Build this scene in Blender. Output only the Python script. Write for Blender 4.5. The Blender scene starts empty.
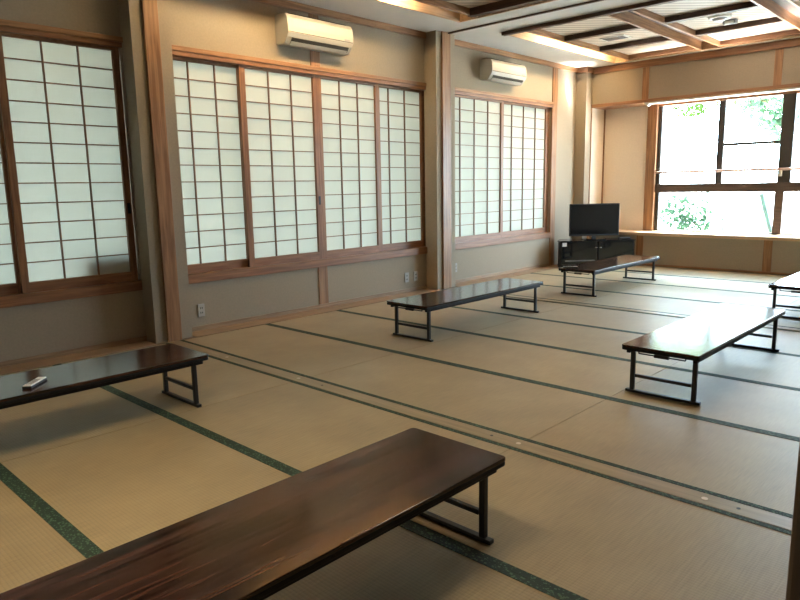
import bpy, bmesh, math, random
from mathutils import Vector, Matrix
random.seed(7)
sc = bpy.context.scene
C = sc.collection
PI = math.pi

# ------------------------------------------------------------------ helpers
class MB:
    """collects shapes and links them as ONE mesh object"""
    def __init__(s): s.bm = bmesh.new()
    def box(s, x0, x1, y0, y1, z0, z1):
        vs = [s.bm.verts.new((x, y, z)) for z in (z0, z1) for x, y in ((x0, y0), (x1, y0), (x1, y1), (x0, y1))]
        for f in ((3, 2, 1, 0), (4, 5, 6, 7), (0, 1, 5, 4), (1, 2, 6, 5), (2, 3, 7, 6), (3, 0, 4, 7)):
            s.bm.faces.new([vs[i] for i in f])
        return s
    def prism(s, pts, axis, a, b):
        """pts: outline (u,v), extruded along axis from a to b"""
        def P(u, v, w):
            return {'x': (w, u, v), 'y': (u, w, v), 'z': (u, v, w)}[axis]
        A = [s.bm.verts.new(P(u, v, a)) for u, v in pts]
        B = [s.bm.verts.new(P(u, v, b)) for u, v in pts]
        n = len(pts)
        s.bm.faces.new(A[::-1]); s.bm.faces.new(B)
        for i in range(n):
            s.bm.faces.new((A[i], A[(i + 1) % n], B[(i + 1) % n], B[i]))
        return s
    def tube(s, p0, p1, r0, r1=None, n=10):
        r1 = r0 if r1 is None else r1
        p0, p1 = Vector(p0), Vector(p1)
        d = (p1 - p0).normalized()
        a = d.orthogonal().normalized(); b = d.cross(a)
        A = [s.bm.verts.new(p0 + (a * math.cos(t) + b * math.sin(t)) * r0) for t in [2 * PI * i / n for i in range(n)]]
        B = [s.bm.verts.new(p1 + (a * math.cos(t) + b * math.sin(t)) * r1) for t in [2 * PI * i / n for i in range(n)]]
        s.bm.faces.new(A[::-1]); s.bm.faces.new(B)
        for i in range(n):
            s.bm.faces.new((A[i], A[(i + 1) % n], B[(i + 1) % n], B[i]))
        return s
    def leaf(s, p, d, up, L, W):
        """a folded leaf blade of six vertices"""
        d = d.normalized(); w = d.cross(up)
        if w.length < 1e-3: w = d.orthogonal()
        w.normalize(); nrm = w.cross(d)
        q = [p, p + d * L * .35 + w * W + nrm * W * .35, p + d * L * .7 + w * W * .8 + nrm * W * .3, p + d * L,
             p + d * L * .7 - w * W * .8 + nrm * W * .3, p + d * L * .35 - w * W + nrm * W * .35]
        v = [s.bm.verts.new(x) for x in q]
        s.bm.faces.new((v[0], v[1], v[2], v[3])); s.bm.faces.new((v[0], v[3], v[4], v[5]))
        return s
    def build(s, name, mat, parent=None, bevel=0, seg=2, smooth=False):
        bmesh.ops.recalc_face_normals(s.bm, faces=s.bm.faces)
        me = bpy.data.meshes.new(name); s.bm.to_mesh(me); s.bm.free()
        me.materials.append(mat)
        o = bpy.data.objects.new(name, me); C.objects.link(o)
        if parent: o.parent = parent
        if smooth:
            for p in me.polygons: p.use_smooth = True
        if bevel:
            m = o.modifiers.new('bevel', 'BEVEL'); m.width = bevel; m.segments = seg; m.limit_method = 'ANGLE'
            m.harden_normals = False
        return o

def tag(o, label=None, cat=None, group=None, kind=None):
    if label: o['label'] = label
    if cat: o['category'] = cat
    if group: o['group'] = group
    if kind: o['kind'] = kind
    return o

def empty(name, loc, rz=0, **k):
    o = bpy.data.objects.new(name, None); C.objects.link(o)
    o.empty_display_size = .1
    o.location = loc; o.rotation_euler = (0, 0, rz)
    return tag(o, **k)

def struct(o): o['kind'] = 'structure'; return o

def dup(root, loc, label=None, group=None, rz=None):
    def cp(o, par):
        c = o.copy(); C.objects.link(c)
        if par: c.parent = par
        for ch in list(o.children): cp(ch, c)
        return c
    r = cp(root, None); r.location = loc
    if rz is not None: r.rotation_euler = (0, 0, rz)
    if label: r['label'] = label
    if group: r['group'] = group
    return r

# ------------------------------------------------------------------ materials
def new(name):
    m = bpy.data.materials.new(name); m.use_nodes = True
    nt = m.node_tree; nt.nodes.clear()
    out = nt.nodes.new('ShaderNodeOutputMaterial')
    return m, nt, out

def N(nt, kind, **kw):
    n = nt.nodes.new('ShaderNode' + kind)
    for k, v in kw.items():
        if k.startswith('i_'): n.inputs[k[2:].replace('_', ' ')].default_value = v
        else: setattr(n, k, v)
    return n

def rgba(c): return (c[0], c[1], c[2], 1)

def plain(name, col, rough=.5, metal=0, spec=.5, noise=.0, scale=30, bump=0, coat=0):
    m, nt, out = new(name)
    b = N(nt, 'BsdfPrincipled'); nt.links.new(b.outputs[0], out.inputs[0])
    b.inputs['Roughness'].default_value = rough; b.inputs['Metallic'].default_value = metal
    b.inputs['Specular IOR Level'].default_value = spec
    b.inputs['Coat Weight'].default_value = coat
    tc = N(nt, 'TexCoord'); nz = N(nt, 'TexNoise'); nz.inputs['Scale'].default_value = scale; nz.inputs['Detail'].default_value = 6
    nt.links.new(tc.outputs['Object'], nz.inputs['Vector'])
    r = N(nt, 'ValToRGB'); nt.links.new(nz.outputs['Fac'], r.inputs[0])
    r.color_ramp.elements[0].position = .3; r.color_ramp.elements[1].position = .7
    r.color_ramp.elements[0].color = rgba([c * (1 - noise) for c in col])
    r.color_ramp.elements[1].color = rgba([min(1, c * (1 + noise)) for c in col])
    nt.links.new(r.outputs[0], b.inputs['Base Color'])
    if bump:
        bp = N(nt, 'Bump'); bp.inputs['Strength'].default_value = bump; bp.inputs['Distance'].default_value = .002
        nt.links.new(nz.outputs['Fac'], bp.inputs['Height']); nt.links.new(bp.outputs[0], b.inputs['Normal'])
    return m

def wood(name, c0, c1, axis='z', rough=.45, coat=0, scale=1.0, spec=.4):
    """grain streaks running along the given axis"""
    m, nt, out = new(name)
    b = N(nt, 'BsdfPrincipled'); nt.links.new(b.outputs[0], out.inputs[0])
    b.inputs['Roughness'].default_value = rough; b.inputs['Coat Weight'].default_value = coat
    b.inputs['Specular IOR Level'].default_value = spec
    tc = N(nt, 'TexCoord'); mp = N(nt, 'Mapping')
    s = [22 * scale] * 3; s['xyz'.index(axis)] = 1.1 * scale
    mp.inputs['Scale'].default_value = s
    nt.links.new(tc.outputs['Object'], mp.inputs[0])
    nz = N(nt, 'TexNoise'); nz.inputs['Scale'].default_value = 2.0; nz.inputs['Detail'].default_value = 8; nz.inputs['Distortion'].default_value = .6
    nt.links.new(mp.outputs[0], nz.inputs['Vector'])
    r = N(nt, 'ValToRGB'); nt.links.new(nz.outputs['Fac'], r.inputs[0])
    r.color_ramp.elements[0].position = .38; r.color_ramp.elements[1].position = .64
    r.color_ramp.elements[0].color = rgba(c0); r.color_ramp.elements[1].color = rgba(c1)
    nt.links.new(r.outputs[0], b.inputs['Base Color'])
    bp = N(nt, 'Bump'); bp.inputs['Strength'].default_value = .08; bp.inputs['Distance'].default_value = .001
    nt.links.new(nz.outputs['Fac'], bp.inputs['Height']); nt.links.new(bp.outputs[0], b.inputs['Normal'])
    return m

M = {}
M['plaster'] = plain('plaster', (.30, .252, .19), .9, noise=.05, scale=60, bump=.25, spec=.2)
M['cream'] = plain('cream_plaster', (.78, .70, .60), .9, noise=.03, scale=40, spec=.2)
M['ceil_white'] = plain('ceil_white', (.62, .59, .55), .9, noise=.02, scale=8, spec=.2)
M['trim'] = wood('trim_wood', (.19, .092, .040), (.32, .168, .078), 'z')
M['trim_y'] = wood('trim_wood_y', (.20, .098, .042), (.33, .172, .08), 'y')
M['trim_x'] = wood('trim_wood_x', (.20, .09, .042), (.31, .155, .072), 'x')
M['board_y'] = wood('floor_board_y', (.22, .14, .08), (.32, .21, .125), 'y')
M['pale_x'] = wood('pale_wood_x', (.46, .31, .18), (.56, .39, .24), 'x')
M['pale_y'] = wood('pale_wood_y', (.46, .31, .18), (.58, .40, .25), 'y')
M['sash_y'] = wood('sash_wood_y', (.17, .075, .035), (.27, .13, .06), 'y')
M['sash_z'] = wood('sash_wood_z', (.17, .075, .035), (.27, .13, .06), 'z')
M['lattice'] = wood('lattice_wood', (.12, .055, .028), (.18, .085, .042), 'z')
M['threshold'] = wood('threshold_wood', (.22, .16, .085), (.29, .215, .12), 'x', rough=.4)
M['batten'] = wood('batten_wood', (.06, .03, .018), (.095, .048, .03), 'x', rough=.6)
M['batten_y'] = wood('batten_wood_y', (.05, .025, .015), (.09, .045, .027), 'y', rough=.6)
M['jamb'] = wood('jamb_wood', (.20, .135, .085), (.27, .18, .11), 'z', rough=.6)
M['lacquer'] = wood('table_lacquer', (.006, .0028, .0022), (.060, .025, .017), 'y', rough=.15, scale=1.2, spec=.45)
M['black_edge'] = plain('black_edge', (.008, .007, .007), .55, noise=.1, spec=.2)
M['black_metal'] = plain('black_metal', (.009, .009, .010), .38, metal=0, noise=.1)
M['black_gloss'] = plain('black_gloss', (.004, .004, .005), .08, noise=.1)
M['black_matte'] = plain('black_matte', (.012, .012, .013), .5, noise=.1)
M['chrome'] = plain('chrome', (.6, .6, .6), .25, metal=1)
M['white_plastic'] = plain('white_plastic', (.66, .65, .60), .4, noise=.01)
M['ac_plastic'] = plain('ac_plastic', (.36, .35, .31), .45, noise=.02)
M['ac_slot'] = plain('ac_slot', (.02, .018, .015), .7)
M['plate'] = plain('plate_plastic', (.36, .34, .30), .5)
M['grey_plastic'] = plain('grey_plastic', (.24, .23, .24), .5)
M['brass'] = plain('brass_plug', (.55, .45, .35), .35, metal=.6)
M['label_paper'] = plain('label_paper', (.7, .7, .7), .7, noise=.15, scale=250)
M['silver'] = plain('silver_case', (.22, .22, .23), .4, metal=.3)
M['shelf_in'] = plain('cabinet_inside', (.02, .018, .018), .7)
M['frame_dark'] = plain('window_frame_dark', (.035, .030, .024), .5, noise=.1)
M['transom'] = wood('transom_wood', (.06, .04, .03), (.09, .06, .045), 'x', rough=.5)
M['rail_pink'] = plain('rail_pink', (.50, .36, .33), .35, noise=.05)
M['concrete'] = plain('outside_gravel', (.55, .54, .50), .95, noise=.15, scale=5)
M['subfloor'] = wood('subfloor', (.10, .07, .04), (.15, .10, .06), 'x')
M['bark'] = plain('bark', (.07, .055, .04), .9, noise=.3, scale=20, bump=.5)
M['bamboo'] = plain('bamboo_green', (.010, .032, .02), .5, noise=.2, scale=9)

def leafmat(name, c):
    m, nt, out = new(name)
    d = N(nt, 'BsdfDiffuse'); t = N(nt, 'BsdfTranslucent'); mx = N(nt, 'MixShader'); mx.inputs[0].default_value = .45
    tc = N(nt, 'TexCoord'); nz = N(nt, 'TexNoise'); nz.inputs['Scale'].default_value = 6
    nt.links.new(tc.outputs['Object'], nz.inputs['Vector'])
    r = N(nt, 'ValToRGB'); nt.links.new(nz.outputs['Fac'], r.inputs[0])
    r.color_ramp.elements[0].position = .35; r.color_ramp.elements[1].position = .65
    r.color_ramp.elements[0].color = rgba([x * .65 for x in c]); r.color_ramp.elements[1].color = rgba([min(1, x * 1.35) for x in c])
    nt.links.new(r.outputs[0], d.inputs[0]); nt.links.new(r.outputs[0], t.inputs[0])
    nt.links.new(d.outputs[0], mx.inputs[1]); nt.links.new(t.outputs[0], mx.inputs[2]); nt.links.new(mx.outputs[0], out.inputs[0])
    return m
M['leaf_dark'] = leafmat('leaf_dark', (.035, .07, .04))
M['leaf_bright'] = leafmat('leaf_bright', (.05, .10, .02))
M['leaf_gold'] = leafmat('leaf_gold', (.24, .27, .03))
M['leaf_pale'] = leafmat('leaf_pale', (.12, .21, .12))

# shoji paper: light comes through it
m, nt, out = new('shoji_paper')
t = N(nt, 'BsdfTranslucent'); d = N(nt, 'BsdfDiffuse'); mx = N(nt, 'MixShader'); mx.inputs[0].default_value = .5
tc = N(nt, 'TexCoord'); nz = N(nt, 'TexNoise'); nz.inputs['Scale'].default_value = 40; nz.inputs['Detail'].default_value = 8
nt.links.new(tc.outputs['Object'], nz.inputs['Vector'])
r = N(nt, 'ValToRGB'); nt.links.new(nz.outputs['Fac'], r.inputs[0])
r.color_ramp.elements[0].color = (.275, .278, .24, 1); r.color_ramp.elements[1].color = (.298, .302, .27, 1)
nt.links.new(r.outputs[0], t.inputs[0]); d.inputs[0].default_value = (.62, .62, .56, 1)
nt.links.new(d.outputs[0], mx.inputs[1]); nt.links.new(t.outputs[0], mx.inputs[2]); nt.links.new(mx.outputs[0], out.inputs[0])
M['paper'] = m

# window glass
m, nt, out = new('window_glass')
t = N(nt, 'BsdfTransparent'); g = N(nt, 'BsdfGlossy'); g.inputs['Roughness'].default_value = .02
mx = N(nt, 'MixShader'); mx.inputs[0].default_value = .05; t.inputs[0].default_value = (.97, .99, .98, 1)
nt.links.new(t.outputs[0], mx.inputs[1]); nt.links.new(g.outputs[0], mx.inputs[2]); nt.links.new(mx.outputs[0], out.inputs[0])
M['glass'] = m
# smoked cabinet glass
M['smoked'] = plain('smoked_glass', (.006, .006, .007), .06)
M['smoked'].node_tree.nodes['Principled BSDF'].inputs['Transmission Weight'].default_value = 0

# tatami rush
m, nt, out = new('tatami_rush')
b = N(nt, 'BsdfPrincipled'); nt.links.new(b.outputs[0], out.inputs[0])
b.inputs['Roughness'].default_value = .6; b.inputs['Specular IOR Level'].default_value = .3; b.inputs['Coat Weight'].default_value = .45; b.inputs['Coat Roughness'].default_value = .42; b.inputs['Sheen Weight'].default_value = .06; b.inputs['Sheen Roughness'].default_value = .4
tc = N(nt, 'TexCoord'); oi = N(nt, 'ObjectInfo')
off = N(nt, 'VectorMath', operation='ADD'); nt.links.new(tc.outputs['Object'], off.inputs[0])
rs = N(nt, 'VectorMath', operation='SCALE'); rs.inputs[0].default_value = (13, 7, 3); nt.links.new(oi.outputs['Random'], rs.inputs['Scale'])
nt.links.new(rs.outputs[0], off.inputs[1])
mp = N(nt, 'Mapping'); mp.inputs['Scale'].default_value = (260, 9, 1); nt.links.new(off.outputs[0], mp.inputs[0])
fine = N(nt, 'TexNoise'); fine.inputs['Scale'].default_value = 1; fine.inputs['Detail'].default_value = 3; nt.links.new(mp.outputs[0], fine.inputs['Vector'])
blot = N(nt, 'TexNoise'); blot.inputs['Scale'].default_value = 3.2; blot.inputs['Detail'].default_value = 6; nt.links.new(off.outputs[0], blot.inputs['Vector'])
wv = N(nt, 'TexWave', wave_type='BANDS', bands_direction='Y'); wv.inputs['Scale'].default_value = 62 / (2 * PI) * 1.05 * 2; wv.inputs['Distortion'].default_value = .4
wv.inputs['Detail'].default_value = 1
nt.links.new(tc.outputs['Object'], wv.inputs['Vector'])
r = N(nt, 'ValToRGB'); nt.links.new(fine.outputs['Fac'], r.inputs[0])
r.color_ramp.elements[0].position = .3; r.color_ramp.elements[1].position = .7
r.color_ramp.elements[0].color = (.40, .268, .088, 1); r.color_ramp.elements[1].color = (.505, .348, .12, 1)
r2 = N(nt, 'ValToRGB'); nt.links.new(blot.outputs['Fac'], r2.inputs[0])
r2.color_ramp.elements[0].position = .3; r2.color_ramp.elements[1].position = .7
r2.color_ramp.elements[0].color = (.86, .84, .80, 1); r2.color_ramp.elements[1].color = (1.06, 1.05, 1.04, 1)
mul = N(nt, 'MixRGB', blend_type='MULTIPLY'); mul.inputs[0].default_value = 1
nt.links.new(r.outputs[0], mul.inputs[1]); nt.links.new(r2.outputs[0], mul.inputs[2])
r3 = N(nt, 'ValToRGB'); nt.links.new(wv.outputs['Fac'], r3.inputs[0])
r3.color_ramp.elements[0].color = (.88, .86, .83, 1); r3.color_ramp.elements[1].color = (1, 1, 1, 1); r3.color_ramp.elements[1].position = .35
mul2 = N(nt, 'MixRGB', blend_type='MULTIPLY'); mul2.inputs[0].default_value = 1
nt.links.new(mul.outputs[0], mul2.inputs[1]); nt.links.new(r3.outputs[0], mul2.inputs[2])
hv = N(nt, 'HueSaturation'); nt.links.new(mul2.outputs[0], hv.inputs['Color'])
mr = N(nt, 'MapRange'); mr.inputs['To Min'].default_value = .93; mr.inputs['To Max'].default_value = 1.06
nt.links.new(oi.outputs['Random'], mr.inputs[0]); nt.links.new(mr.outputs[0], hv.inputs['Value'])
nt.links.new(hv.outputs[0], b.inputs['Base Color'])
bp = N(nt, 'Bump'); bp.inputs['Strength'].default_value = .25; bp.inputs['Distance'].default_value = .0015
nt.links.new(wv.outputs['Fac'], bp.inputs['Height']); nt.links.new(bp.outputs[0], b.inputs['Normal'])
M['tatami'] = m
m = m.copy(); m.name = 'tatami_rush_greyer'; M['tatami_darker'] = m  # darker, less saturated copy of the rush for the near left mats
for nd in m.node_tree.nodes:
    if nd.type == 'MAP_RANGE': nd.inputs['To Min'].default_value = .62; nd.inputs['To Max'].default_value = .66
    if nd.type == 'HUE_SAT': nd.inputs['Saturation'].default_value = .85

# cloth edging: dark green with a small woven diamond pattern
m, nt, out = new('edging_cloth')
b = N(nt, 'BsdfPrincipled'); nt.links.new(b.outputs[0], out.inputs[0]); b.inputs['Roughness'].default_value = .7; b.inputs['Specular IOR Level'].default_value = .3
tc = N(nt, 'TexCoord'); mp = N(nt, 'Mapping'); mp.inputs['Scale'].default_value = (75, 95, 1); mp.inputs['Rotation'].default_value = (0, 0, .6)
nt.links.new(tc.outputs['Object'], mp.inputs[0])
vo = N(nt, 'TexVoronoi', distance='MANHATTAN'); vo.inputs['Scale'].default_value = 1; nt.links.new(mp.outputs[0], vo.inputs['Vector'])
r = N(nt, 'ValToRGB'); nt.links.new(vo.outputs['Distance'], r.inputs[0])
r.color_ramp.interpolation = 'CONSTANT'
r.color_ramp.elements[0].color = (.055, .105, .055, 1); r.color_ramp.elements[1].position = .54; r.color_ramp.elements[1].color = (.014, .028, .017, 1)
nt.links.new(r.outputs[0], b.inputs['Base Color'])
M['edging'] = m

# woven ceiling panel (diagonal weave)
m, nt, out = new('woven_panel')
b = N(nt, 'BsdfPrincipled'); nt.links.new(b.outputs[0], out.inputs[0]); b.inputs['Roughness'].default_value = .6; b.inputs['Specular IOR Level'].default_value = .3
tc = N(nt, 'TexCoord'); mp = N(nt, 'Mapping'); mp.inputs['Rotation'].default_value = (0, 0, PI / 4)
nt.links.new(tc.outputs['Object'], mp.inputs[0])
wv = N(nt, 'TexWave', wave_type='BANDS', bands_direction='X'); wv.inputs['Scale'].default_value = 3.0; wv.inputs['Distortion'].default_value = .5
nt.links.new(mp.outputs[0], wv.inputs['Vector'])
r = N(nt, 'ValToRGB'); nt.links.new(wv.outputs['Fac'], r.inputs[0])
r.color_ramp.elements[0].color = (.36, .29, .225, 1); r.color_ramp.elements[1].color = (.62, .53, .44, 1)
nt.links.new(r.outputs[0], b.inputs['Base Color'])
M['woven'] = m

# warm cove lamp
m, nt, out = new('cove_lamp_glow')
e = N(nt, 'Emission'); e.inputs[0].default_value = (1, .74, .40, 1); e.inputs[1].default_value = 110
nt.links.new(e.outputs[0], out.inputs[0]); M['cove'] = m

# ------------------------------------------------------------------ shell
XW = -5.52          # plaster face of the shoji wall
XP = -5.335         # face of the pilasters
YB = 10.17          # face of the window wall
YR = 10.62          # back of the window recess
ZC = 3.10           # flat ceiling border
W1 = (-1.0, 2.56); W2 = (2.80, 6.335); W3 = (6.60, 9.25)
ZS, ZH = .45, 2.50

f = MB(); f.box(-5.7, 2.2, -1.25, 10.8, -.25, -.055)
f.box(XW, -5.285, -1.1, YB, -.055, .0)                  # floor board along the shoji wall
struct(f.build('floor', M['subfloor']))
f = MB(); f.box(XW, -5.285, 2.93, 6.28, -.01, .004); f.box(XW, -5.285, 6.66, YB, -.01, .004); f.box(XW, -5.285, -1.1, 2.55, -.01, .004)
struct(f.build('trim_1', M['board_y']))
f = MB(); f.box(.0, 1.6, -1.1, .58, -.055, .0)
struct(f.build('floor_corridor', M['subfloor']))

w = MB()
xo = XW - .16
w.box(xo, XW, -1.1, YB + .6, -.25, ZS); w.box(xo, XW, -1.1, YB + .6, ZH, 3.3)
ys = [-1.1, W1[0], W1[1], W2[0], W2[1], W3[0], W3[1], YB + .6]
for i in range(0, 8, 2): w.box(xo, XW, ys[i], ys[i + 1], ZS, ZH)
struct(w.build('wall_left', M['plaster']))
w = MB()   # window wall with its deep recess
w.box(XW - .16, .2, YB, YR + .13, -.25, .47); w.box(XW - .16, .2, YB, YR + .13, 2.53, 3.3)
w.box(XW - .16, -5.345, YB, YR + .13, .47, 2.53); w.box(.05, .2, YB, YR + .13, .47, 2.53)
struct(w.build('wall_back', M['plaster']))
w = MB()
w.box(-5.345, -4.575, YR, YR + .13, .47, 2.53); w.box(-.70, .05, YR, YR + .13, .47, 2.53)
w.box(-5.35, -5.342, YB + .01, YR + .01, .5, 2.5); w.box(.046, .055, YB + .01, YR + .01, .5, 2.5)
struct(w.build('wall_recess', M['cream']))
w = MB(); w.box(.03, .18, .72, YB + .6, -.25, 3.3); struct(w.build('wall_right', M['plaster']))
w = MB(); w.box(-5.7, 2.2, -1.25, -1.1, -.25, 3.3); struct(w.build('wall_front', M['plaster']))
w = MB(); w.box(1.6, 1.75, -1.1, .9, -.25, 3.3); w.box(.18, 1.6, .75, .9, -.25, 3.3); struct(w.build('wall_corridor', M['plaster']))

# plaster pilasters against the shoji wall with wooden posts let into them
for i, (a, b_, c, d_) in enumerate(((2.565, 2.905, 2.667, 2.795), (6.29, 6.645, 6.385, 6.54))):
    p = MB(); p.box(XW - .01, XP, a, b_, -.05, ZC + .02); struct(p.build('wall_pilaster', M['plaster']))
    p = MB(); p.box(XW, XP + .022, c, d_, -.05, ZC + .01); struct(p.build('trim_%d' % (2 + i), M['trim'], bevel=.003))
p = MB(); p.box(XW - .01, -5.345, 9.985, YB + .01, -.05, ZC + .02); struct(p.build('wall_column', M['plaster']))

# thin wooden posts and mouldings
p = MB(); p.box(XW - .01, XW + .012, 9.245, 9.385, 0, ZC); struct(p.build('trim_4', M['trim'], bevel=.002))
p = MB(); p.box(XW - .01, XW + .008, 4.525, 4.65, 0, ZS); struct(p.build('trim_5', M['trim'], bevel=.002))
p = MB(); p.box(XW - .01, XW + .008, 4.525, 4.65, ZH, ZC); struct(p.build('trim_6', M['trim'], bevel=.002))
p = MB()
for a, b_ in ((-1.1, 2.565), (2.925, 6.29), (6.645, 9.985)): p.box(XW - .01, XW + .035, a, b_, 3.03, ZC + .005)
struct(p.build('trim_7', M['trim_y'], bevel=.003))
p = MB(); p.box(-5.345, .03, YB - .035, YB + .01, 3.0, ZC + .005); p.box(XW, -5.31, 9.985 - .035, 9.99, 3.02, ZC + .005); p.box(-5.35, -5.31, 9.96, YB, 3.02, ZC + .005)
struct(p.build('trim_8', M['trim_x'], bevel=.003))
for k, x in enumerate((-4.465, -2.66, -.86)):
    p = MB(); p.box(x - .05, x + .05, YB - .008, YB + .01, 2.53, 3.0); struct(p.build('trim_%d' % (9 + k), M['trim'], bevel=.002))
for k, x in enumerate((-4.45, -2.62, -.8)):
    p = MB(); p.box(x - .055, x + .055, YB - .008, YB + .01, 0.02, .47); struct(p.build('trim_%d' % (12 + k), M['trim'], bevel=.002))
p = MB(); p.box(-5.375, -5.335, YB - .012, YB + .01, .02, 2.53); struct(p.build('trim_15', M['trim'], bevel=.002))
p = MB(); p.box(-5.345, -5.325, YR - .02, YR + .005, .52, 2.49); struct(p.build('trim_16', M['trim']))
p = MB(); p.box(-5.375, .03, YB - .014, YR + .01, 2.485, 2.535); struct(p.build('trim_17', M['trim_x'], bevel=.003))   # lintel board over the recess
p = MB(); p.box(-5.375, .03, YB - .02, YR + .02, .468, .515); struct(p.build('trim_18', M['pale_x'], bevel=.004))      # sill shelf
b_ = MB(); b_.box(-5.345, .03, YB - .02, YB + .005, -.05, .03); struct(b_.build('baseboard_back', M['trim_x'], bevel=.002))
b_ = MB()
for a, c in ((-1.1, 2.565), (2.925, 6.29), (6.645, 9.24)): b_.box(XW - .005, XW + .012, a, c, -.02, .045)
struct(b_.build('baseboard_left', M['board_y'], bevel=.002))
p = MB(); p.box(-.118, .19, .585, .73, -.05, 3.1); struct(p.build('trim_19', M['jamb'], bevel=.004))   # post of the doorway the picture looks through

# ------------------------------------------------------------------ ceiling
RX0, RX1 = -4.90, -.72
bays = ((2.97, 6.20, 'B'), (6.97, 10.0, 'C'))
c = MB()
c.box(-5.7, RX0, -1.25, 10.75, ZC, 3.24); c.box(RX1, 2.2, -1.25, 10.75, ZC, 3.24)
c.box(RX0, RX1, -1.25, 2.97, ZC, 3.24); c.box(RX0, RX1, 6.20, 6.97, ZC, 3.24); c.box(RX0, RX1, 10.0, 10.75, ZC, 3.24)
c.box(-5.7, 2.2, -1.25, 10.8, 3.24, 3.4)
ceil = struct(c.build('ceiling', M['ceil_white']))
p = MB(); p.box(XW, .03, 6.49, 6.525, 3.085, ZC + .005); struct(p.build('trim_20', M['batten']))
for y0, y1, nm in bays:
    l = MB()   # wooden lining of the coffer
    l.box(RX0 - .005, RX0 + .015, y0, y1, 3.095, 3.235); l.box(RX1 - .015, RX1 + .005, y0, y1, 3.095, 3.235)
    l.box(RX0, RX1, y1 - .02, y1 + .005, 3.095, 3.235); l.box(RX0, RX1, y0 - .005, y0 + .015, 3.095, 3.235)
    l.build('coffer_lining', M['pale_y'], ceil)
    ch = MB(); ch.box(RX0, -4.62, y0, y1, 3.215, 3.235); ch.build('channel_board', M['pale_y'], ceil)
    ch = MB(); ch.box(-4.62, RX1, y0, y1, 3.215, 3.235); ch.build('channel_board', M['batten_y'], ceil)
    rows = 3
    # the three rows: bars at y0, 7.92, 8.87 ...
    yb = [y0, y0 + 1.10, y0 + 2.07, y1] if nm == 'C' else [y0, y0 + 1.1, y0 + 2.1, y1 - .14]
    for k in range(3):
        xa = -4.66 + 1.30 * k; xb = xa + 1.06
        for x in (xa, xb - .028):
            rl = MB(); rl.box(x, x + .028, y0 + .02, y1 - .02, 3.10, 3.215); rl.build('cell_rail', M['trim_y'], ceil, bevel=.002)
        pn = MB(); pn.box(xa + .02, xb - .02, y0 + .02, y1 - .02, 3.17, 3.19); pn.build('woven_panel', M['woven'], ceil)
        for y in yb[1:3]:
            bt = MB(); bt.box(xa + .02, xb - .02, y - .04, y + .04, 3.11, 3.175); bt.build('dark_batten', M['batten'], ceil)
        eb = MB(); eb.box(xa + .02, xb - .02, y1 - .09, y1 - .02, 3.11, 3.18); eb.build('end_board', M['trim_x'], ceil)
    yy = y0 + .01 if nm == 'C' else y1 - .14
    bt = MB(); bt.box(-4.86 if nm == 'C' else -4.66, RX1 - .02, yy - .03, yy + .035, 3.06 if nm == 'C' else 3.09, 3.17); bt.build('dark_batten', M['batten'], ceil)
    lamp = MB(); lamp.box(-4.676, -4.664, y0 + (.05 if nm == 'B' else .9), y1 - (.9 if nm == 'B' else .3), 3.155, 3.195)
    o = lamp.build('cove_light', M['cove']); tag(o, 'warm strip lamp in the ceiling slot %s' % ('before the far threshold' if nm == 'B' else 'beside the far corner by the window'), 'strip lamp')

# ceiling vent and detector
v = empty('ceiling_vent', (-4.22, 8.62, 3.17), label='white rectangular vent set in the woven ceiling panel', cat='vent')
MB().box(-.17, .17, -.11, .11, -.012, 0).build('vent_frame', M['white_plastic'], v, bevel=.003)
g = MB()
for k in range(5): g.box(-.14, .14, -.085 + k * .036, -.065 + k * .036, -.017, -.011)
g.build('vent_grille', M['grey_plastic'], v)
v = empty('smoke_detector', (-2.88, 8.50, 3.17), label='round white detector with grey rim on the ceiling', cat='smoke detector')
MB().tube((0, 0, 0), (0, 0, -.02), .13, .12, 28).build('detector_base', M['white_plastic'], v, smooth=False)
MB().tube((0, 0, -.02), (0, 0, -.045), .085, .06, 24).build('detector_head', M['grey_plastic'], v)
v = empty('emergency_lamp', (-2.84, 8.74, 3.17), label='small dark box lamp on the ceiling beside the round detector', cat='lamp')
MB().box(-.075, .075, -.035, .035, -.05, 0).build('lamp_body', M['grey_plastic'], v, bevel=.006)
MB().box(-.05, .05, -.05, -.034, -.045, -.02).build('lamp_lens', M['white_plastic'], v, bevel=.004)

# ------------------------------------------------------------------ shoji windows
def window_frame(n, y0, y1):
    m = MB()
    m.box(XW - .12, XW + .02, y0, y1, ZS, .535)                # sill
    m.box(XW - .12, XW + .02, y0, y1, 2.44, ZH)                # head
    m.box(XW - .12, XW - .05, y0 - .03, y0 + .03, ZS, ZH); m.box(XW - .12, XW - .05, y1 - .03, y1 + .02, ZS, ZH)
    struct(m.build('window_%d' % n, M['sash_y'], bevel=.003))
    m = MB(); m.box(XW - .02, XW + .032, y0 - .01, y1 + .01, ZH - .022, ZH + .02)
    struct(m.build('window_%d_head_trim' % n, M['trim_y'], bevel=.003))
window_frame(1, *W1); window_frame(2, *W2); window_frame(3, *W3)

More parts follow.
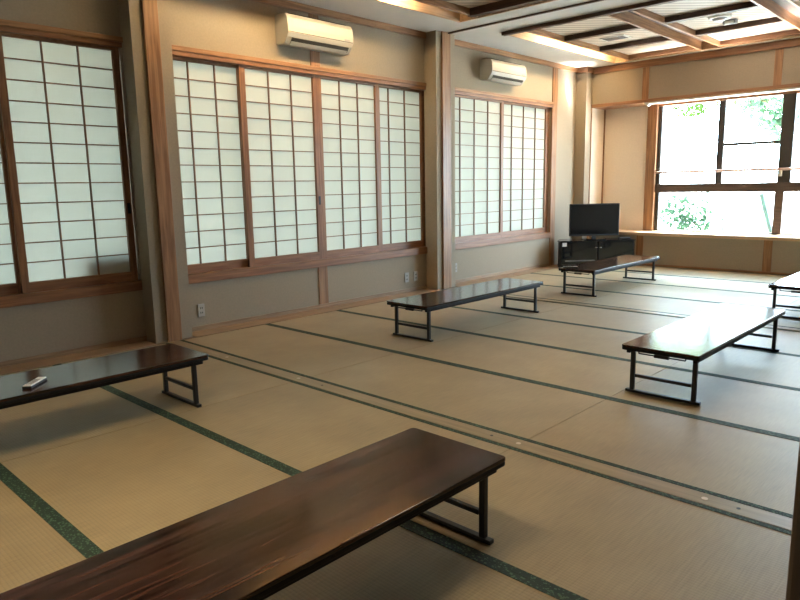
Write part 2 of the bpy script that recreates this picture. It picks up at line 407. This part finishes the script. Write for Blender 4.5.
def shoji(y0, y1, front, cols, label, st=.055, pull=None, mun=None):
    """sliding paper screen between y0 and y1"""
    x = XW - .028 if front else XW - .066
    r = empty('shoji_panel', (x, (y0 + y1) / 2, .53), label=label, cat='sliding screen', group='paper sliding screens')
    h = (y1 - y0) / 2; zt = 2.445 - .53; zb = .085
    fr = MB(); fr.box(-.015, .015, -h, h, 0, zb); fr.build('bottom_rail', M['sash_y'], r, bevel=.002)
    fr = MB(); fr.box(-.015, .015, -h, h, zt - .03, zt); fr.build('top_rail', M['sash_y'], r, bevel=.002)
    for a, b_ in ((-h, -h + st), (h - st, h)):
        s = MB(); s.box(-.016, .016, a, b_, 0, zt); s.build('stile', M['sash_z'], r, bevel=.002)
    la = MB()
    ga, gb = -h + st, h - st; z0, z1 = zb, zt - .03
    for y in ([v - (y0 + y1) / 2 for v in mun] if mun else [ga + (gb - ga) * i / cols for i in range(1, cols)]):
        la.box(-.010, .006, y - .0055, y + .0055, z0, z1)
    for k in range(1, 12):
        z = z0 + (z1 - z0) * k / 12; la.box(-.008, .004, ga, gb, z - .0045, z + .0045)
    la.build('lattice', M['lattice'], r)
    pp = MB(); pp.box(-.0125, -.011, ga - .005, gb + .005, z0 - .005, z1 + .005); pp.build('paper', M['paper'], r)
    if pull:
        k, dz = pull
        q = MB(); yy = -h + st / 2 if k < 0 else h - st / 2
        q.box(.012, .019, yy - .014, yy + .014, dz - .045, dz + .045); q.build('finger_pull', M['black_matte'], r, bevel=.006)
    return r
shoji(.70, 1.665, False, 3, 'paper sliding screen cut off by the left edge of the photo', .05)
shoji(1.635, 2.545, True, 3, 'paper sliding screen above the table with the remote, dim green at its top', .055, (1, .62))
shoji(2.83, 3.745, False, 3, 'paper sliding screen right beside the near wooden post, leftmost of four', .06, mun=(3.179, 3.447))
shoji(3.675, 4.625, True, 3, 'paper sliding screen left of centre under the nearer air conditioner', .065, (1, .63))
shoji(4.625, 5.505, True, 3, 'paper sliding screen third from the left in the four-panel window', .045)
shoji(5.51, 6.33, False, 3, 'paper sliding screen last of four, ending at the far plaster pillar', .055, mun=(5.724, 5.998))
shoji(6.61, 7.985, True, 4, 'paper sliding screen nearer of the two below the farther air conditioner', .06, mun=(7.016, 7.324, 7.63))
shoji(7.95, 9.225, False, 4, 'paper sliding screen nearest to the television corner', .06, mun=(8.263, 8.564, 8.885), pull=(-1, .18))
q = empty('sill_box', (XW - .115, 2.31, .535), label='brown box seen as a blurred shadow low behind the paper of the left window', cat='box')
MB().box(-.03, .012, -.20, .21, .0, .225).build('box_body', M['trim_y'], q, bevel=.004)
# left out of the frame, the same window goes on
m = MB(); m.box(XW - .10, XW - .05, W1[0], .72, .53, 2.45); struct(m.build('window_1_shutter', M['sash_z']))

# ------------------------------------------------------------------ garden window
def frame_bars(name, mat, bars, parent=None, bevel=.003):
    m = MB()
    for b_ in bars: m.box(*b_)
    return m.build(name, mat, parent, bevel=bevel)
wx0, wx1 = -4.43, -.80
y0, y1 = YR + .0, YR + .07
win = struct(frame_bars('window_4', M['frame_dark'], [
    (wx0, wx0 + .06, y0, y1, .515, 2.50), (wx1 - .045, wx1, y0, y1, .515, 2.50), (wx0, wx1, y0, y1, 2.46, 2.505), (wx0, wx1, y0, y1, .50, .535)]))
frame_bars('window_jamb', M['trim'], [(-4.585, wx0, YR - .06, YR + .08, .515, 2.49)], win)
frame_bars('window_jamb', M['trim'], [(wx1, -.69, YR - .06, YR + .08, .515, 2.49)], win)
frame_bars('window_head', M['trim_x'], [(wx0, wx1, YR - .03, YR + .08, 2.455, 2.49)], win)
frame_bars('transom', M['transom'], [(wx0, wx1, YR - .035, YR + .07, 1.125, 1.255)], win)
frame_bars('mullion', M['frame_dark'], [(-2.68, -2.515, YR - .03, YR + .07, 1.25, 2.46)], win)
frame_bars('mullion', M['transom'], [(-2.70, -2.585, YR - .02, YR + .07, .53, 1.13)], win)
for x0, x1, xm in ((wx0 + .06, -2.68, -3.485), (-2.515, wx1 - .045, -1.66)):
    frame_bars('sash_stile', M['frame_dark'], [(xm - .045, xm + .045, YR + .005, YR + .05, 1.25, 2.46)], win)
    frame_bars('sash_bar', M['frame_dark'], [(xm + .04, x1, YR + .02, YR + .05, 1.80, 1.84)], win)
    for a, b_, za, zb in ((x0, xm - .04, 1.25, 2.46), (xm + .04, x1, 1.25, 2.46), (x0, x1, .53, 1.13)):
        m = MB(); m.box(a, b_, YR + .038, YR + .042, za, zb); m.build('glass_pane', M['glass'], win)
hr = empty('guard_rail', (-2.64, YR - .035, 1.44), label='thin pink horizontal guard rail across the garden window', cat='rail')
MB().tube((-1.84, 0, 0), (1.85, 0, 0), .02, n=12).build('rail_bar', M['rail_pink'], hr, smooth=True)
q = MB(); q.box(-.02, .02, -.02, .02, -.10, -.02); q.tube((0, 0, -.05), (0, 0, .0), .012)
q.build('rail_bracket', M['white_plastic'], hr, bevel=.003)

bl = empty('blind_rail', (-2.4, YB + .05, 2.485), label='white blind rail under the lintel above the garden window', cat='rail')
MB().box(-2.07, 2.1, -.05, .045, -.022, 0).build('head_rail', M['white_plastic'], bl, bevel=.003)
MB().prism([(-2.09, 0), (-2.03, -.055), (-1.96, 0)], 'y', -.052, .03).build('end_bracket', M['white_plastic'], bl, bevel=.002)
# ------------------------------------------------------------------ tatami and thresholds
def mat_obj():
    r = bpy.data.objects.new('tatami_mat', None)
    r = empty('tatami_mat', (0, 0, 0), cat='tatami mat', group='tatami mats on the floor')
    MB().box(-.878, .878, -.4545, .4545, -.055, 0).build('rush_cover', M['tatami'], r)
    for s in (-1, 1):
        a, b_ = sorted((s * .4245, s * .4547)); MB().box(-.879, .879, a, b_, -.05, .0015).build('cloth_edging', M['edging'], r)
    return r
rows = [(.37, 'third row before the near wooden threshold'), (1.28, 'second row before the near wooden threshold'), (2.19, 'first row before the near wooden threshold')]
rows += [(3.21 + .91 * k, '%s row beyond the near wooden threshold' % ('first', 'second', 'third', 'fourth')[k]) for k in range(4)]
rows += [(6.97 + .91 * k, '%s row beyond the narrow far threshold' % ('first', 'second', 'third', 'fourth')[k]) for k in range(4)]
colsx = [(-4.40, 'tatami mat by the shoji wall, '), (-2.64, 'tatami mat in the middle of the '), (-.88, 'tatami mat at the right of the ')]
proto = None
for y, rn in rows:
    for x, cn in colsx:
        if proto is None:
            o = proto = mat_obj(); o.location = (x, y, 0)
        else: o = dup(proto, (x, y, 0))
        o['label'] = cn + rn
        if x < -4 and y < 2.5:
            for ch in o.children:
                if ch.name.startswith('rush_cover'):
                    ch.data = ch.data.copy() if ch.data.users > 1 else ch.data; ch.data.materials[0] = M['tatami_darker']
                    ch['label'] = 'greyer brown rush cover'
t = MB(); t.box(-5.30, .0, 2.648, 2.752, -.055, .002)
th = tag(t.build('wooden_threshold', M['threshold'], bevel=.002), 'wide wooden threshold strip with screw caps between the near and middle mats', 'threshold')
for x in (-1.765, -.86, -3.55, -4.45):
    MB().tube((x, 2.70, .0), (x, 2.70, .0035), .013, n=16).build('screw_cap', M['brass'], th)
for x in (-1.93, -.73, -3.3):
    MB().tube((x, 2.70, .0), (x, 2.70, .003), .008, n=12).build('screw_hole', M['black_matte'], th)
t = MB(); t.box(-5.30, .0, 6.418, 6.512, -.055, .002)
tag(t.build('wooden_threshold', M['threshold'], bevel=.002), 'narrow far wooden threshold strip crossing the floor at the second post', 'threshold')

# ------------------------------------------------------------------ low folding tables
TL, TW, TH = 1.82, .465, .312
def table():
    r = empty('low_table', (0, 0, 0), cat='low table', group='low folding banquet tables')
    hw, hl = TW / 2, TL / 2
    m = MB(); m.box(-hw, hw, -hl, hl, TH - .006, TH)
    def rr(a, b, rad=.02, n=5):
        pts = []
        for cx, cy, t0 in ((a - rad, b - rad, 0), (-a + rad, b - rad, PI / 2), (-a + rad, -b + rad, PI), (a - rad, -b + rad, 1.5 * PI)):
            for i in range(n + 1):
                t = t0 + PI / 2 * i / n; pts.append((cx + rad * math.cos(t), cy + rad * math.sin(t)))
        return pts
    m.bm.free(); m = MB(); m.prism(rr(hw, hl), 'z', TH - .014, TH)
    m.build('tabletop', M['lacquer'], r, bevel=.003)
    m = MB(); m.prism(rr(hw - .001, hl - .001), 'z', TH - .032, TH - .013); m.build('edge_band', M['black_edge'], r, bevel=.004)
    for s in (-1, 1):
        a, b_ = sorted((s * (hw - .045), s * (hw - .022)))
        m = MB(); m.box(a, b_, -hl + .035, hl - .035, TH - .055, TH - .03); m.build('apron', M['black_edge'], r, bevel=.002)
    for e in (-1, 1):
        y = e * .825
        for s in (-1, 1):
            x = s * .187
            m = MB(); m.box(x - .0125, x + .0125, y - .0125, y + .0125, .015, TH - .03); m.build('leg', M['black_metal'], r, bevel=.003)
        m = MB(); m.box(-.226, .226, y - .014, y + .014, 0, .017); m.build('foot_bar', M['black_metal'], r, bevel=.003)
        m = MB(); m.box(-.17, .17, y - .009, y + .009, .098, .118); m.build('stretcher', M['black_metal'], r, bevel=.002)
        m = MB(); yy = y + e * .03
        m.tube((-.14, yy, .258), (.14, yy, .258), .0045, n=8); m.tube((-.14, yy, .258), (-.14, yy, TH - .03), .0045, n=8); m.tube((.14, yy, .258), (.14, yy, TH - .03), .0045, n=8)
        lr = m.build('release_rod', M['black_metal'], r)
        m = MB(); m.box(-.045, .045, yy - .01, yy + .01, .248, .268); m.build('release_grip', M['black_matte'], lr, bevel=.003)
        for s in (-1, 1):
            m = MB(); x = s * .187
            m.box(x - .02, x + .02, y - .03, y + .03, TH - .045, TH - .03); m.build('hinge_plate', M['black_metal'], r, bevel=.002)
    return r
spots = [((-1.53, 1.005), 'nearest low table, dark brown wood grain top, cut off by the bottom left corner'),
         ((-3.745, 1.105), 'low table with a remote on it by the left edge of the photo'),
         ((-3.77, 4.93), 'dark low table standing before the pillar in the middle of the shoji wall'),
         ((-1.52, 4.705), 'low table whose top mirrors the garden window in bright yellow green'),
         ((-3.765, 7.81), 'low table in front of the television cabinet'),
         ((-1.52, 7.80), 'low table cut off by the right edge, below the garden window')]
T0 = table()
for i, ((x, y), lb) in enumerate(spots):
    o = T0 if i == 0 else dup(T0, (0, 0, 0))
    o.location = (x, y, .0015); o['label'] = lb

# remotes on tables
def remote(name, loc, rz, label):
    r = empty(name, loc, rz, label=label, cat='remote control')
    MB().box(-.024, .024, -.085, .085, 0, .013).build('remote_body', M['black_matte'], r, bevel=.004)
    MB().box(-.021, .021, -.080, .080, .012, .018).build('remote_face', M['label_paper'] if 'white' in label else M['grey_plastic'], r, bevel=.002)
    b = MB()
    for i in range(3):
        for j in range(5): b.box(-.0145 + i * .011, -.0075 + i * .011, -.06 + j * .02, -.05 + j * .02, .0175, .0205)
    b.build('remote_buttons', M['grey_plastic'] if 'white' in label else M['black_matte'], r)
    return r
remote('remote_control', (-3.66, 1.09, TH + .0015), .8, 'white faced remote control on the left table')
remote('remote_control', (-3.885, 6.99, TH + .0015), -.9, 'dark remote control on the corner of the table before the television')

# ------------------------------------------------------------------ television corner
cab = empty('television_cabinet', (-4.823, 9.518, .0015), math.radians(49.4), label='black corner television cabinet with glass doors', cat='cabinet')
out_ = [(-.6, 0), (.6, 0), (.6, .10), (.43, .40), (-.48, .40), (-.6, .14)]
MB().prism(out_, 'z', .40, .42).build('top_board', M['black_gloss'], cab, bevel=.003)
MB().prism([(x * .985, y + .012) for x, y in out_], 'z', .03, .05).build('bottom_board', M['black_matte'], cab)
MB().prism([(x * .96, y + .03 if y < .3 else y - .01) for x, y in out_], 'z', 0, .03).build('plinth', M['black_matte'], cab)
for a, b_ in ((-.592, -.572), (.572, .592)): MB().box(a, b_, .01, .12, .05, .40).build('side_panel', M['black_matte'], cab)
MB().box(-.012, .012, .02, .38, .05, .40).build('divider', M['shelf_in'], cab)
MB().prism([(-.572, .115), (-.47, .375), (.42, .375), (.572, .095), (.58, .105), (.43, .388), (-.48, .388), (-.585, .13)], 'z', .05, .40).build('back_panel', M['shelf_in'], cab)
for a, b_, s in ((-.57, -.014, -1), (.014, .57, 1)):
    d = MB().box(a, b_, .002, .012, .055, .396).build('door', M['smoked'], cab, bevel=.001)
    MB().box(-s * -.035 - .014 if s > 0 else -.049, .049 if s > 0 else -.021, -.012, .003, .30, .318).build('door_knob', M['chrome'], d, bevel=.003)
MB().box(-.568, -.50, -.0005, .002, .335, .392).build('sticker', M['label_paper'], cab)
s_ = MB(); s_.box(-.52, -.05, -.0008, .002, .105, .118); s_.build('door_trim', M['silver'], cab)
tv = empty('television', (-4.823, 9.518, .4215), math.radians(49.4), label='flat black television on the corner cabinet', cat='television')
MB().box(-.40, .40, .165, .205, .058, .555).build('bezel', M['black_matte'], tv, bevel=.006)
MB().box(-.385, .385, .1625, .166, .082, .54).build('screen', M['black_gloss'], tv)
MB().box(-.25, .25, .20, .235, .12, .45).build('back_cover', M['black_matte'], tv, bevel=.01)
MB().box(-.03, .03, .175, .20, .01, .07).build('stand_neck', M['black_matte'], tv)
MB().prism([(.2 * math.cos(t), .18 + .09 * math.sin(t)) for t in [2 * PI * i / 32 for i in range(32)]], 'z', 0, .012).build('stand_base', M['black_gloss'], tv)
bx = empty('set_top_box', (-4.823, 9.518, .4215), math.radians(49.4), label='small flat black box on the right end of the television cabinet', cat='set top box')
MB().box(.37, .54, .035, .14, 0, .028).build('box_case', M['black_matte'], bx, bevel=.004)
MB().box(.38, .53, .0335, .036, .006, .02).build('box_front', M['black_gloss'], bx)

# ------------------------------------------------------------------ air conditioners
def ac(y0, y1, z0, z1, label):
    L = y1 - y0; h = z1 - z0
    r = empty('air_conditioner', (XW, (y0 + y1) / 2, z0), label=label, cat='air conditioner', group='air conditioners on the shoji wall')
    D = .205
    prof = [(0, .01), (.05, 0), (.13, .0), (.185, .06), (D, .095), (D, h * .55), (D - .008, h - .05), (D - .035, h - .008), (.10, h), (0, h)]
    MB().prism(prof, 'y', -L / 2, L / 2).build('body', M['ac_plastic'], r, bevel=.006)
    MB().prism([(.150, .010), (.155, .012), (.186, .050), (.182, .056)], 'y', -L / 2 + .06, L / 2 - .05).build('outlet_slot', M['ac_slot'], r)
    MB().prism([(.130, -.004), (.140, -.006), (.168, .022), (.160, .026)], 'y', -L / 2 + .06, L / 2 - .06).build('louver', M['ac_plastic'], r)
    MB().prism([(D - .002, .10), (D + .002, .10), (D + .002, .105), (D - .002, .105)], 'y', -L / 2 + .01, L / 2 - .01).build('panel_seam', M['ac_slot'], r)
    g = MB()
    for k in range(6): g.box(.03 + k * .022, .04 + k * .022, -L / 2 + .05, L / 2 - .05, h - .001, h + .004)
    g.build('intake_grille', M['ac_slot'], r)
    MB().box(D - .006, D + .003, L / 2 - .12, L / 2 - .05, .11, .125).build('indicator', M['grey_plastic'], r)
    return r
ac(4.105, 4.945, 2.665, 2.945, 'nearer air conditioner above the four-panel shoji window')
ac(7.40, 8.215, 2.66, 2.925, 'farther air conditioner above the two-panel shoji window')

# ------------------------------------------------------------------ wall sockets
def socket(y, z, label, w=.07):
    r = empty('wall_socket', (XW, y, z), label=label, cat='wall socket', group='wall sockets under the shoji windows')
    MB().box(0, .009, -w / 2, w / 2, -.06, .06).build('cover_plate', M['plate'], r, bevel=.004)
    q = MB()
    for dz in (.022, -.022): q.box(.008, .0105, -.012, -.006, dz - .008, dz + .008).box(.008, .0105, .006, .012, dz - .008, dz + .008)
    q.build('socket_slots', M['black_matte'], r)
socket(3.11, .19, 'wall socket to the right of the near wooden post')
socket(5.915, .185, 'left one of the two wall sockets near the far pillar')
socket(6.08, .185, 'right one of the two wall sockets, closer to the far pillar')
socket(6.87, .21, 'wall socket just beyond the far wooden post')

# ------------------------------------------------------------------ garden
g = MB(); g.box(-60, 60, -40, 120, -.45, -.30); struct(g.build('ground_garden', M['concrete']))
e = MB(); e.prism([(XW - .16, 2.95), (-7.0, 2.6), (-7.0, 2.66), (XW - .16, 3.05)], 'y', -1.25, 11.0); struct(e.build('added_eave', M['batten']))  # unseen eave, added to shade the upper part of the shoji paper

def crown(m, c, rx, ry, rz, n, L, W):
    for _ in range(n):
        while True:
            v = Vector((random.uniform(-1, 1), random.uniform(-1, 1), random.uniform(-1, 1)))
            if .25 < v.length < 1: break
        p = Vector((c[0] + v.x * rx, c[1] + v.y * ry, c[2] + v.z * rz))
        d = Vector((random.gauss(0, 1), random.gauss(0, 1), random.gauss(-.4, .6)))
        m.leaf(p, d, Vector((random.gauss(0, .4), random.gauss(0, .4), 1)), L * random.uniform(.7, 1.3), W * random.uniform(.7, 1.3))
def tree(name, base, top, crowns, leaf, label, cat='tree', L=.13, W=.03, r=.06, branches=()):
    t = empty(name, base, label=label, cat=cat)
    b = Vector(base)
    k = MB(); k.tube((0, 0, 0), Vector(top) - b, r, r * .5, 8); k.build('trunk', M['bark'], t)
    for p, q, rr_ in branches:
        k = MB(); k.tube(Vector(p) - b, Vector(q) - b, rr_, rr_ * .5, 6); k.build('branch', M['bark'], t)
    k = MB()
    for c_, rx, ry, rz, n in crowns: crown(k, Vector(c_) - b, rx, ry, rz, n, L, W)
    k.build('foliage', leaf, t)
    return t
tree('garden_tree', (-7.2, 13.4, -.3), (-6.0, 13.2, 3.6), [((-5.0, 12.8, 3.05), .85, .6, .42, 420), ((-4.68, 12.6, 2.62), .26, .2, .2, 100), ((-4.15, 12.8, 2.88), .5, .4, .22, 170)], M['leaf_bright'],
     'leafy tree hanging bright green into the top left of the garden window', branches=[((-6.2, 13.2, 3.3), (-4.7, 12.7, 2.9), .02)])
tree('garden_tree', (-3.62, 14.8, -.3), (-3.64, 14.9, 3.3), [((-4.45, 15, 2.95), .5, .4, .35, 260), ((-3.9, 15.1, 2.75), .5, .4, .5, 420), ((-3.75, 15.1, 2.35), .35, .4, .35, 200)], M['leaf_pale'],
     'pale leafy tree with a thin leaning branch seen in the second upper window pane', r=.05, L=.15, W=.04, branches=[((-3.63, 14.8, 2.2), (-4.28, 14.8, 2.70), .015), ((-4.28, 14.8, 2.68), (-4.47, 14.8, 3.2), .03)])
tree('garden_tree', (-2.7, 12.6, -.3), (-2.62, 12.6, 3.4), [((-2.78, 12.7, 2.5), .2, .3, .55, 110), ((-3.0, 12.8, 2.9), .4, .3, .25, 90)], M['leaf_dark'],
     'thin dark branched tree at the right edge of the garden window', r=.035, L=.10, W=.024, branches=[((-2.66, 12.6, 1.5), (-2.80, 12.6, 2.2), .02), ((-2.64, 12.6, 2.1), (-2.9, 12.7, 2.8), .018)])
tree('garden_tree', (-14.6, 31.5, -.3), (-14.2, 31, 6.5), [((-13.4, 30, 7.6), 2.6, 1.5, 2.5, 3600), ((-10.4, 30, 7.7), 2.4, 1.5, 2.5, 3600), ((-7.6, 30, 7.6), 2.2, 1.5, 2.4, 3000)], M['leaf_gold'],
     'tall yellow green tree far out in the garden, mirrored in the bright table top', L=.38, W=.11, r=.2, branches=[((-14.2, 31, 6), (-10.4, 30.4, 7.8), .1), ((-10.4, 30.4, 7.8), (-7.5, 30.2, 7.8), .07)])
tree('garden_shrub', (-4.75, 12.9, -.3), (-4.7, 12.9, .7), [((-4.9, 12.8, .74), .36, .35, .34, 240), ((-4.6, 12.8, .52), .35, .3, .22, 200), ((-4.4, 12.8, .85), .16, .2, .24, 60)], M['leaf_dark'],
     'dark green shrub in the lower left of the garden window', 'shrub', L=.12, W=.028, r=.02, branches=[((-4.7, 12.9, .2), (-4.4, 12.8, .95), .008), ((-4.7, 12.9, .2), (-4.95, 12.8, .9), .008)])
tree('garden_shrub', (-3.95, 12.6, -.3), (-4.0, 12.6, .75), [((-4.0, 12.6, .6), .13, .15, .14, 26)], M['leaf_dark'],
     'small thin sapling beside the dark shrub outside the garden window', 'shrub', L=.10, W=.022, r=.008)
bp_ = MB(); p0, p1 = Vector((-2.99, 12.5, -.3)), Vector((-3.385, 12.5, 1.06))
bp_.tube(p0, p1, .042, .038, 12)
for k in range(1, 5):
    q = p0.lerp(p1, k / 5); dd = (p1 - p0).normalized() * .008; bp_.tube(q - dd, q + dd, .047, .047, 12)
tag(bp_.build('bamboo_pole', M['bamboo']), 'green bamboo pole leaning outside the lower garden window', 'pole')

# ------------------------------------------------------------------ light
SKY = 30.0
wd = bpy.data.worlds.new('sky'); sc.world = wd; wd.use_nodes = True
nt = wd.node_tree; nt.nodes.clear()
o = nt.nodes.new('ShaderNodeOutputWorld'); bg = nt.nodes.new('ShaderNodeBackground'); nt.links.new(bg.outputs[0], o.inputs[0])
tc = nt.nodes.new('ShaderNodeTexCoord'); sx = nt.nodes.new('ShaderNodeSeparateXYZ'); nt.links.new(tc.outputs['Generated'], sx.inputs[0])
r = nt.nodes.new('ShaderNodeValToRGB'); nt.links.new(sx.outputs['Z'], r.inputs[0])
r.color_ramp.elements[0].position = 0; r.color_ramp.elements[0].color = (.70, .85, 1, 1)
r.color_ramp.elements[1].position = .6; r.color_ramp.elements[1].color = (.55, .77, 1, 1)
nt.links.new(r.outputs[0], bg.inputs[0]); bg.inputs[1].default_value = SKY

sun = bpy.data.lights.new('sun', 'SUN'); sun.energy = 80; sun.angle = math.radians(.6); sun.color = (1, .95, .86)
so = bpy.data.objects.new('sun', sun); C.objects.link(so)
el, az = math.radians(74), math.radians(62)     # azimuth measured from +x towards +y
dirv = Vector((math.cos(el) * math.cos(az), math.cos(el) * math.sin(az), math.sin(el)))
so.rotation_euler = dirv.to_track_quat('Z', 'Y').to_euler()

# sky portal in the garden window (sampling aid for the same sky light)
pl = bpy.data.lights.new('window_portal', 'AREA'); pl.shape = 'RECTANGLE'; pl.size = 3.7; pl.size_y = 2.0; pl.cycles.is_portal = True
po = bpy.data.objects.new('window_portal', pl); C.objects.link(po); po.location = (-2.64, YR + .16, 1.5)
po.rotation_euler = Vector((0, 1, 0)).to_track_quat('Z', 'Y').to_euler()

# added area lights imitating sunlight thrown up from the sill onto the ceiling
def glint(x, y, z, sx_, sy_, d, P, spread):
    al = bpy.data.lights.new('sill_glint', 'AREA'); al.shape = 'RECTANGLE'; al.size = sx_; al.size_y = sy_; al.energy = P; al.color = (1, .96, .91); al.spread = math.radians(spread)
    ao = bpy.data.objects.new('sill_glint', al); C.objects.link(ao); ao.location = (x, y, z)
    ao.rotation_euler = (-Vector(d)).to_track_quat('Z', 'Y').to_euler()
glint(-2.7, 10.40, .53, 3.4, .36, (-.129, -.30, .961), 80, 18)
glint(-4.75, 10.36, .53, .10, .10, (-.77, -.66, 2.22), .7, 5)
glint(-4.75, 10.36, .53, .12, .12, (-.66, -.62, 2.35), 4.5, 18)
# unseen fill lamps added under the ceiling to brighten the floor
for k, (x, y, P) in enumerate(((-2.3, .6, 21), (-1.9, 3.7, 11))):
    z = ZC if y < 2.9 else 3.17
    m = MB(); m.box(x - .62, x + .62, y - .3, y + .3, z - .07, z); m.build('added_fill_fixture', M['white_plastic'], ceil, bevel=.01)
    al = bpy.data.lights.new('added_fill_light', 'AREA'); al.shape = 'RECTANGLE'; al.size = 1.2; al.size_y = .56; al.energy = P; al.spread = math.radians(100); al.color = (1, .84, .60)
    ao = bpy.data.objects.new('added_fill_light', al); C.objects.link(ao); ao.location = (x, y, z - .08)
# ------------------------------------------------------------------ camera
F = 662.52; yaw, pit, rol = .761337, -.1695187, -.0178016
fw = Vector((-math.sin(yaw) * math.cos(pit), math.cos(yaw) * math.cos(pit), math.sin(pit)))
rt = Vector((math.cos(yaw), math.sin(yaw), 0)); up = rt.cross(fw)
r2 = rt * math.cos(rol) + up * math.sin(rol); u2 = -rt * math.sin(rol) + up * math.cos(rol)
cam = bpy.data.cameras.new('camera'); co = bpy.data.objects.new('camera', cam); C.objects.link(co)
cam.sensor_width = 36; cam.sensor_fit = 'HORIZONTAL'; cam.lens = F / 800 * 36; cam.clip_start = .02
mw = Matrix((r2, u2, -fw)).transposed().to_4x4(); mw.translation = (0, 0, 1.29); co.matrix_world = mw
sc.camera = co

vs = sc.view_settings
sc.display_settings.display_device = 'sRGB'
vs.view_transform = 'Standard'; vs.look = 'None'; vs.gamma = 1; vs.use_curve_mapping = False; vs.exposure = .38
sc.cycles.use_denoising = True
sc.cycles.max_bounces = 12; sc.cycles.diffuse_bounces = 8; sc.cycles.transparent_max_bounces = 12
sc.cycles.sample_clamp_indirect = 12
